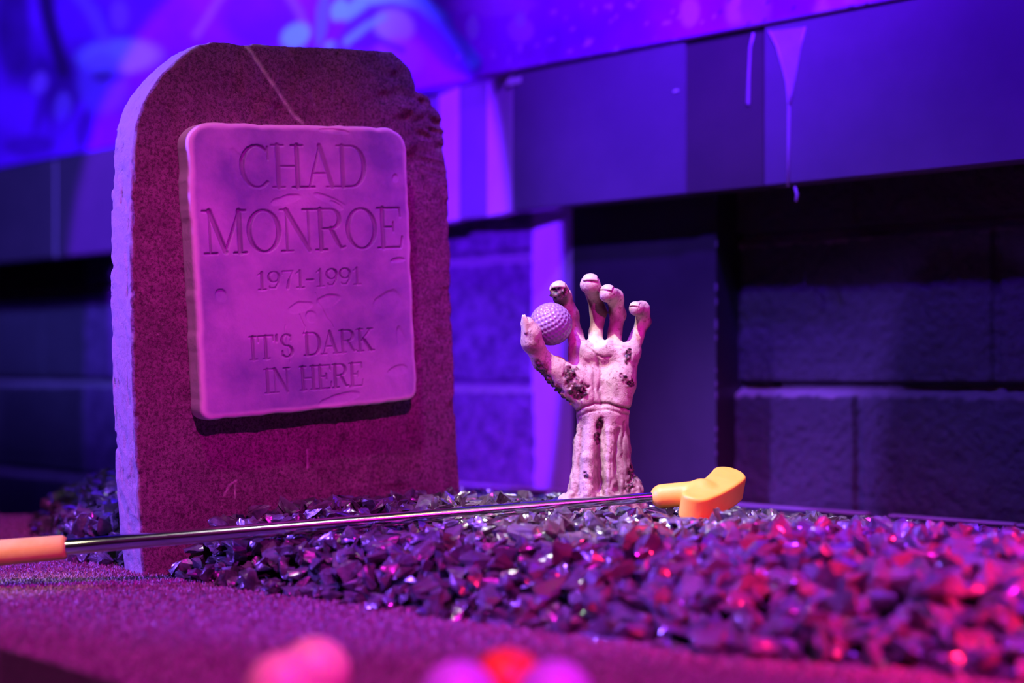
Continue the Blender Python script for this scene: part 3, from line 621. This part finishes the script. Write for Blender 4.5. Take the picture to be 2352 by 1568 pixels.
def nail(c_, r_, fwd, up, e0=24, e1=112, az=46, name='fingernail'):   # plate wrapped over a finger tip
    c_ = Vector(hp(*c_)); r_ /= 1000; f_ = Vector(fwd).normalized(); u_ = Vector(up); u_ = (u_-f_*u_.dot(f_)).normalized(); s2 = f_.cross(u_)
    bm = bmesh.new(); lay_ = []
    for rad_ in (r_+.0007, r_-.0012):
        g = []
        for i in range(9):
            t_ = i/8; e = math.radians(e0+(e1-e0)*t_); w_ = math.radians(az*(1-.25*t_**3)*(.86+.14*math.sin(math.pi*min(1, t_*4+.15)/1.15)))
            g.append([bm.verts.new(c_+(f_*math.cos(e)+u_*math.sin(e)).lerp(s2*math.copysign(1, q), 0)*rad_*math.cos(w_*q)+s2*rad_*math.sin(w_*q)) for q in (j/5-1 for j in range(11))])
        lay_.append(g)
    T_, B_2 = lay_
    for i in range(8):
        for j in range(10):
            bm.faces.new((T_[i][j], T_[i+1][j], T_[i+1][j+1], T_[i][j+1])); bm.faces.new((B_2[i][j], B_2[i][j+1], B_2[i+1][j+1], B_2[i+1][j]))
        for j in (0, 10): bm.faces.new((T_[i][j], T_[i+1][j], B_2[i+1][j], B_2[i][j]))
    for j in range(10):
        for i in (0, 8): bm.faces.new((T_[i][j], T_[i][j+1], B_2[i][j+1], B_2[i][j]))
    link(name, bm_mesh(name, bm, True), M['nail'], zh)
for c_, r_, f_, u_ in NAILS: nail(c_, r_, f_, u_)
def claw(a, b_, wd, up):                   # long pointed thumb nail, a thin curved plate
    a, b_ = Vector(hp(*a)), Vector(hp(*b_)); d = b_-a; L = d.length; d.normalize()
    n_ = Vector(up); n_ = (n_-d*n_.dot(d)).normalized(); s2 = d.cross(n_); bm = bmesh.new(); W = wd/1000; top, bot = [], []
    for i in range(10):
        t_ = i/9; half = W*(.8+.25*t_)*(1 if t_ < .55 else 1-.75*((t_-.55)/.45)**1.6); ra, rb = [], []
        for j in range(9):
            q = j/4-1; p = a+d*(L*t_)+s2*(half*q)+n_*((1-q*q)*W*.5-.0012*t_*t_); ra.append(bm.verts.new(p)); rb.append(bm.verts.new(p-n_*.0011))
        top.append(ra); bot.append(rb)
    for i in range(9):
        for j in range(8):
            bm.faces.new((top[i][j], top[i+1][j], top[i+1][j+1], top[i][j+1])); bm.faces.new((bot[i][j], bot[i][j+1], bot[i+1][j+1], bot[i+1][j]))
        for j in (0, 8): bm.faces.new((top[i][j], top[i+1][j], bot[i+1][j], bot[i][j]))
    for j in range(8):
        for i in (0, 9): bm.faces.new((top[i][j], top[i][j+1], bot[i][j+1], bot[i][j]))
    o = link('fingernail', bm_mesh('fingernail', bm, True), M['nail'], zh); o['label'] = 'long pointed thumb nail'
claw((1210, 766, -38), (1201, 723, -41), 4.5, (-.55, -.83, .1))

# ------------------------------------------------------------------ golf balls
def ball_mesh(name, R, sub, dimples=300, dr=.00185, dp=.00045):
    bm = bmesh.new(); bmesh.ops.create_icosphere(bm, subdivisions=sub, radius=R)
    me = bpy.data.meshes.new(name); bm.to_mesh(me); bm.free()
    V = np.array([v.co[:] for v in me.vertices]); U_ = V/np.linalg.norm(V, axis=1)[:, None]
    i = np.arange(dimples)+.5; ph = np.arccos(1-2*i/dimples); th = math.pi*(1+5**.5)*i
    Dd = np.stack([np.cos(th)*np.sin(ph), np.sin(th)*np.sin(ph), np.cos(ph)], 1)
    ang = np.empty(len(V))
    for s in range(0, len(V), 4000): ang[s:s+4000] = np.arccos(np.clip((U_[s:s+4000]@Dd.T).max(1), -1, 1))
    q = np.clip(ang*R/dr, 0, 1); V = U_*(R-dp*(1-q*q)**1.0)[:, None]
    me.vertices.foreach_set('co', V.astype(np.float32).ravel()); me.polygons.foreach_set('use_smooth', [True]*len(me.polygons)); me.update()
    return me
R_ = .02135
gb = link('golf_ball', ball_mesh('golf_ball', R_, 6, 290, .00195, .0009), M['golf_white']); gb.location = hp(1265.5, 744, -9); gb.rotation_euler = (.4, .3, .2)
tag(gb, 'dimpled white golf ball pinched between zombie thumb and finger', 'golf ball')
src = ball_mesh('course_ball', R_, 5, 290, .0019, .0005)
for px, D, mt, lab in ((722, .832, 'ball_pink', 'blurred pale pink golf ball, larger of the touching pair on turf'), (651, .79, 'ball_pink', 'blurred pink golf ball tucked left of the bigger pink one'), (1165, .80, 'ball_red', 'blurred orange red golf ball behind two lilac ones'),
                       (1052, .766, 'ball_lilac', 'blurred lilac golf ball left of the red one'), (1275, .766, 'ball_lilac', 'blurred lilac golf ball right of the red one')):
    o = link('golf_ball', src.copy(), M[mt]); o.location = ((px-CX)/FPX*D, D, R_+.001); tag(o, lab, 'golf ball', 'golf balls on the near turf')

# ------------------------------------------------------------------ putter
pa, pb = at(152, 1256, 1.30), at(1500, 1141, 1.365)
dsh = pb-pa; Lsh = np.linalg.norm(dsh); dsh /= Lsh
put = empty('putter', tuple(pb)); tag(put, 'putter with yellow rubber head lying across the gravel', 'putter')
bm = bmesh.new(); tube(bm, [pa-dsh*.03, pa, pa+dsh*Lsh*.5, pb, pb+dsh*.02], [.0073, .0073, .0065, .0047, .0046], 32)
link('shaft', bm_mesh('shaft', bm, True), M['chrome'], put)['label'] = 'tapered chrome shaft'
bm = bmesh.new(); tube(bm, [pa-dsh*.26, pa-dsh*.255, pa-dsh*.1, pa-dsh*.003, pa], [.010, .0125, .0122, .0112, .0095], 28)
link('grip', bm_mesh('grip', bm, True), M['grip'], put)['label'] = 'tan rubber grip'
# head: rounded blade joined to a neck that takes the shaft
q0, q1 = at(1598, 1146, 1.335), at(1672, 1098, 1.395)
e1 = (q1-q0)/np.linalg.norm(q1-q0); nr = np.array([-.12, -.62, .78]); nr = nr-e1*(nr@e1); nr /= np.linalg.norm(nr); e3 = np.cross(e1, nr)
lo_ = np.minimum(q0, q1)-.045; hi_ = np.maximum(q0, q1)+.045; lo_[0] = pb[0]-.012
ax, P = grid(lo_, hi_, (.001, .001, .001))
def loc3(P, o): return [sum((P[i]-o[i])*e[i] for i in range(3)) for e in (e1, nr, e3)]
a_, n_, c_ = loc3(P, (q0+q1)/2); hl = np.linalg.norm(q1-q0)/2
bend = .006*(1-(a_/.04)**2); lx = np.maximum(np.abs(a_)-hl*1.0, 0)
sd2 = np.hypot(lx, c_-bend*.5)-(.0155+.002*a_/.04)
blade = smax(sd2, np.abs(n_+.007)-.0125, .0035)
nk = capsule(P, pb+dsh*.009, at(1610, 1131, 1.362), .0115, .0118)
sdf = smin(blade, nk, .008)
V, F = nets(sdf.astype(np.float32), ax)
link('head', np_mesh('putter_head', V, F, True), M['yellow'], put)['label'] = 'yellow rubber putter head'

# ------------------------------------------------------------------ gravel bed
EDGE = [(-.62, 1.86), (-.60, 1.78), (-.56, 1.70), (-.52, 1.58), (-.466, 1.485), (-.397, 1.45), (-.36, 1.405), (-.303, 1.347), (-.225, 1.276), (-.139, 1.21), (-.062, 1.146), (.025, 1.089), (.101, 1.021), (.213, .961), (.327, .91), (.45, .86), (.60, .80)]
BED = EDGE+[(.9, .75), (.9, 1.262), (-.09, 2.13), (-.3, 1.99), (-.5, 1.94)]
def mound(x, y):
    d = np.maximum(-poly2(x, y, BED), 0); de = np.where(poly2(x, y, BED) < 0, pline2(x, y, EDGE), 0)
    sc = .035+.055*sstep(-.3, .1, x)
    return np.minimum(.066*(1-np.exp(-de/sc)), .185-.083*(y+.893*x))-.010
gx = np.arange(-.66, .92, .012); gy = np.arange(.72, 2.16, .012); Xg, Yg = np.meshgrid(gx, gy, indexing='ij')
sdb = poly2(Xg, Yg, BED); Zg = np.maximum(mound(Xg, Yg), -.012)
I = np.arange(Xg.size).reshape(Xg.shape); Fq = GF(I); keep = (sdb.ravel()[Fq] < .006).all(1); Fq = Fq[keep]
used, inv = np.unique(Fq, return_inverse=True)
Zg = np.where(sdb > -.03, np.minimum(Zg, .004), Zg-.004)
V = np.stack([Xg, Yg, Zg], -1).reshape(-1, 3)[used]
o = link('bed_soil', np_mesh('bed_soil', V, inv.reshape(Fq.shape), True), M['soil']); tag(o, 'dark soil mound under the gravel bed', 'soil', kind='stuff')

def shard(seed):
    r_ = random.Random(seed); bm = bmesh.new(); yw, zw = r_.uniform(.42, .85), r_.uniform(.3, .55)
    for i in range(10):
        u_, v_ = r_.uniform(-1, 1), r_.uniform(0, math.tau); s2 = math.sqrt(1-u_*u_); k_ = r_.uniform(.8, 1.1)
        bm.verts.new((k_*s2*math.cos(v_)*1.0, k_*s2*math.sin(v_)*yw, k_*u_*zw))
    res = bmesh.ops.convex_hull(bm, input=bm.verts[:]); bmesh.ops.delete(bm, geom=[g for g in set(res['geom_interior']+res['geom_unused']) if isinstance(g, bmesh.types.BMVert)], context='VERTS')
    bmesh.ops.triangulate(bm, faces=bm.faces[:])
    for amp in (.075, .035):                # break the facets up
        bmesh.ops.subdivide_edges(bm, edges=bm.edges[:], cuts=1, use_grid_fill=True)
        for v in bm.verts: v.co += Vector((r_.uniform(-1, 1), r_.uniform(-1, 1), r_.uniform(-.7, .7)))*amp*.5
    bmesh.ops.triangulate(bm, faces=bm.faces[:])
    return bm_mesh('gravel_stone', bm)
SH = [shard(100+i) for i in range(14)]
for me in SH: me.materials.append(M['gravel'])
SHV = [np.array([v.co[:] for v in me.vertices]) for me in SH]; SHF = [np.array([p.vertices[:] for p in me.polygons]) for me in SH]
stones = []; fx_, fy_ = TO[0], TO[1]
step = .0150
for gx_ in np.arange(-.66, .86, step):
    for gy_ in np.arange(.74, 2.14, step):
        for layer in (0, 1):
            if layer and random.random() < .2: continue
            x, y = gx_+random.uniform(-.5, .5)*step, gy_+random.uniform(-.5, .5)*step
            kx = x/y*FPX+CX
            if not -60 < kx < 2420: continue
            stones.append((x, y, layer))
for i in range(90): stones.append((random.uniform(-.36, -.20), random.uniform(1.26, 1.46), 0)); stones.append((random.uniform(-.60, -.38), random.uniform(1.45, 1.85), i % 2))
A = np.array(stones); sdv = poly2(A[:, 0], A[:, 1], BED)
zm = np.maximum(mound(A[:, 0], A[:, 1]), -.004)
lu = (A[:, 0]-TO[0])*EX[0]+(A[:, 1]-TO[1])*EX[1]; ln = (A[:, 0]-TO[0])*EN[0]+(A[:, 1]-TO[1])*EN[1]; nm = math.hypot(*EX[:2])
# footprint of the headstone at the ground (its lean moves it by a few millimetres) and of the forearm stay free
tl = np.maximum(np.abs(lu/nm-.003)-.186, np.abs(ln+.021)-.030)
fa = np.hypot((A[:, 0]-hp(1386, 1150)[0])/.036, (A[:, 1]-HD-.002)/.024)
ok = (sdv < .004) & (tl > .002) & (fa > 1.12); rec = []
for (x, y, layer), z, s, q in zip(A[ok], zm[ok], sdv[ok], fa[ok]):
    nearf = float(1-sstep(.98, 1.32, y))*float(sstep(-.05, .15, x))
    if layer and random.random() < .3*nearf: continue
    size = random.uniform(.0105, .0185)*(.85 if s > -.02 else 1)*(1+.4*nearf)
    if layer: size *= random.uniform(.8, 1.05)
    k_ = random.randrange(14); tilt = .75
    R3 = Matrix.Rotation(random.uniform(0, math.tau), 4, 'Z')@Matrix.Rotation(random.gauss(0, tilt), 4, 'X')@Matrix.Rotation(random.gauss(0, tilt*.6), 4, 'Y')
    ez_ = np.array(R3.to_3x3())@(SHV[k_].T); low = ez_[2].min()*size
    zz_ = (z-.002 if layer == 0 else z+.006)-low*.75
    zz_ = min(zz_, .1985-.083*(y+.893*x)-ez_[2].max()*size*.9)
    if s > -.015: zz_ = max(-low*.95+.0005, min(zz_, -low+.004))
    d2 = dsh[:2]/np.hypot(*dsh[:2]); tq = float((np.array((x, y))-pa[:2])@d2); dq = abs((x-pa[0])*d2[1]-(y-pa[1])*d2[0])     # keep clear of the putter
    if -.02 < tq < Lsh+.03 and dq < size+.007: zz_ = min(zz_, pa[2]+dsh[2]*tq-.0085-ez_[2].max()*size)
    if float(seg2(x, y, q0, q1)) < .030: zz_ = min(zz_, .063-ez_[2].max()*size)
    rec.append((x, y, zz_, size, k_, R3, layer))
def score(r):
    kx, ky = CX+FPX*r[0]/r[1], HY-FPX*(r[2]-CAMZ)/r[1]
    if not (0 < kx < 2352 and 0 < ky < 1568): return 0
    front_gap = 1.0 if r[6] == 1 else .55
    return (r[3]/r[1])**2*front_gap
order = sorted(range(len(rec)), key=lambda i: -score(rec[i])); top = set(order[:300])
Vs, Fs, base = [], [], 0
for i, (x, y, z, s, k_, R3, l_) in enumerate(rec):
    if i in top:
        o = bpy.data.objects.new('gravel_stone', SH[k_]); COL.objects.link(o)
        o.matrix_world = Matrix.Translation((x, y, z))@R3@Matrix.Scale(s, 4)
        tag(o, 'glossy dark angular stone in the gravel bed', 'stone', 'loose gravel stones')
    else:
        v = (np.array(R3.to_3x3())@(SHV[k_].T*s)).T+(x, y, z); Vs.append(v); Fs.append(SHF[k_]+base); base += len(v)
o = link('gravel', np_mesh('gravel', np.concatenate(Vs), np.concatenate(Fs), False), M['gravel']); tag(o, 'bed of glossy dark angular gravel around the gravestone', 'gravel', kind='stuff')

# resin puddles along the bed edge
def puddle(pts, z, label):
    cx_, cy_ = np.mean(pts, 0); bm = bmesh.new(); n_ = 28; c0 = bm.verts.new((cx_, cy_, z+.0035)); rings = []
    P2 = np.array(pts+[pts[0]]); L = np.r_[0, np.cumsum(np.hypot(*np.diff(P2, axis=0).T))]
    s2 = np.linspace(0, L[-1], n_, endpoint=False); bx2 = np.interp(s2, L, P2[:, 0]); by2 = np.interp(s2, L, P2[:, 1])
    for f_, hh in ((.45, .0035), (.8, .0028), (.95, .0016), (1.0, -.001)):
        rings.append([bm.verts.new((cx_+(a-cx_)*f_, cy_+(b_-cy_)*f_, z+hh+.0006*math.sin(7*j*f_))) for j, (a, b_) in enumerate(zip(bx2, by2))])
    for j in range(n_): bm.faces.new((c0, rings[0][j], rings[0][(j+1) % n_]))
    for r0, r1 in zip(rings[:-1], rings[1:]):
        for j in range(n_): bm.faces.new((r0[j], r1[j], r1[(j+1) % n_], r0[(j+1) % n_]))
    o = link('resin_puddle', bm_mesh('resin_puddle', bm, True), M['resin']); tag(o, label, 'resin puddle', 'hardened resin along the gravel edge')
fl = lambda px, py: tuple(at(px, py, CAMZ*FPX/(py-HY))[:2])
puddle([fl(560, 1352), fl(610, 1343), fl(660, 1352), fl(655, 1366), fl(610, 1364)], .002, 'shiny resin puddle at gravel edge nearest the gravestone')
puddle([fl(1075, 1426), fl(1110, 1408), fl(1190, 1415), fl(1205, 1436), fl(1140, 1442)], .002, 'shiny resin puddle in the middle of the gravel edge')
puddle([fl(1275, 1440), fl(1320, 1425), fl(1430, 1440), fl(1480, 1465), fl(1440, 1485), fl(1350, 1470)], .002, 'largest blue shiny resin puddle at the near gravel edge')

# ------------------------------------------------------------------ turf pile
nb = 260000
x = rng.uniform(-.80, .62, nb*2); y = 1/rng.uniform(1/2.0, 1/.74, nb*2); kx = CX+FPX*x/y
ok = (poly2(x, y, turf_pts) < -.001) & (poly2(x, y, BED) > -.012) & (kx > -80) & (kx < 2430)
x, y = x[ok][:nb], y[ok][:nb]; n = len(x)
an = rng.uniform(0, math.tau, n); le = rng.uniform(.0018, .0042, n); wd = rng.uniform(.0005, .0010, n); til = rng.uniform(.1, 1.2, n); a2 = rng.uniform(0, math.tau, n)
z0 = np.zeros(n)-.0003; hx2, hy2 = np.cos(an)*wd, np.sin(an)*wd
tx, ty, tz = le*np.sin(til)*np.cos(a2), le*np.sin(til)*np.sin(a2), le*np.cos(til)
V = np.stack([np.stack([x-hx2, y-hy2, z0], 1), np.stack([x+hx2, y+hy2, z0], 1), np.stack([x+hx2*.8+tx, y+hy2*.8+ty, tz], 1), np.stack([x-hx2*.8+tx, y-hy2*.8+ty, tz], 1)], 1).reshape(-1, 3)
o = link('turf_pile', np_mesh('turf_pile', V, np.arange(4*n).reshape(n, 4), False), M['turf']); tag(o, 'short matted turf fibres in front of the gravel bed', 'artificial turf', kind='stuff')
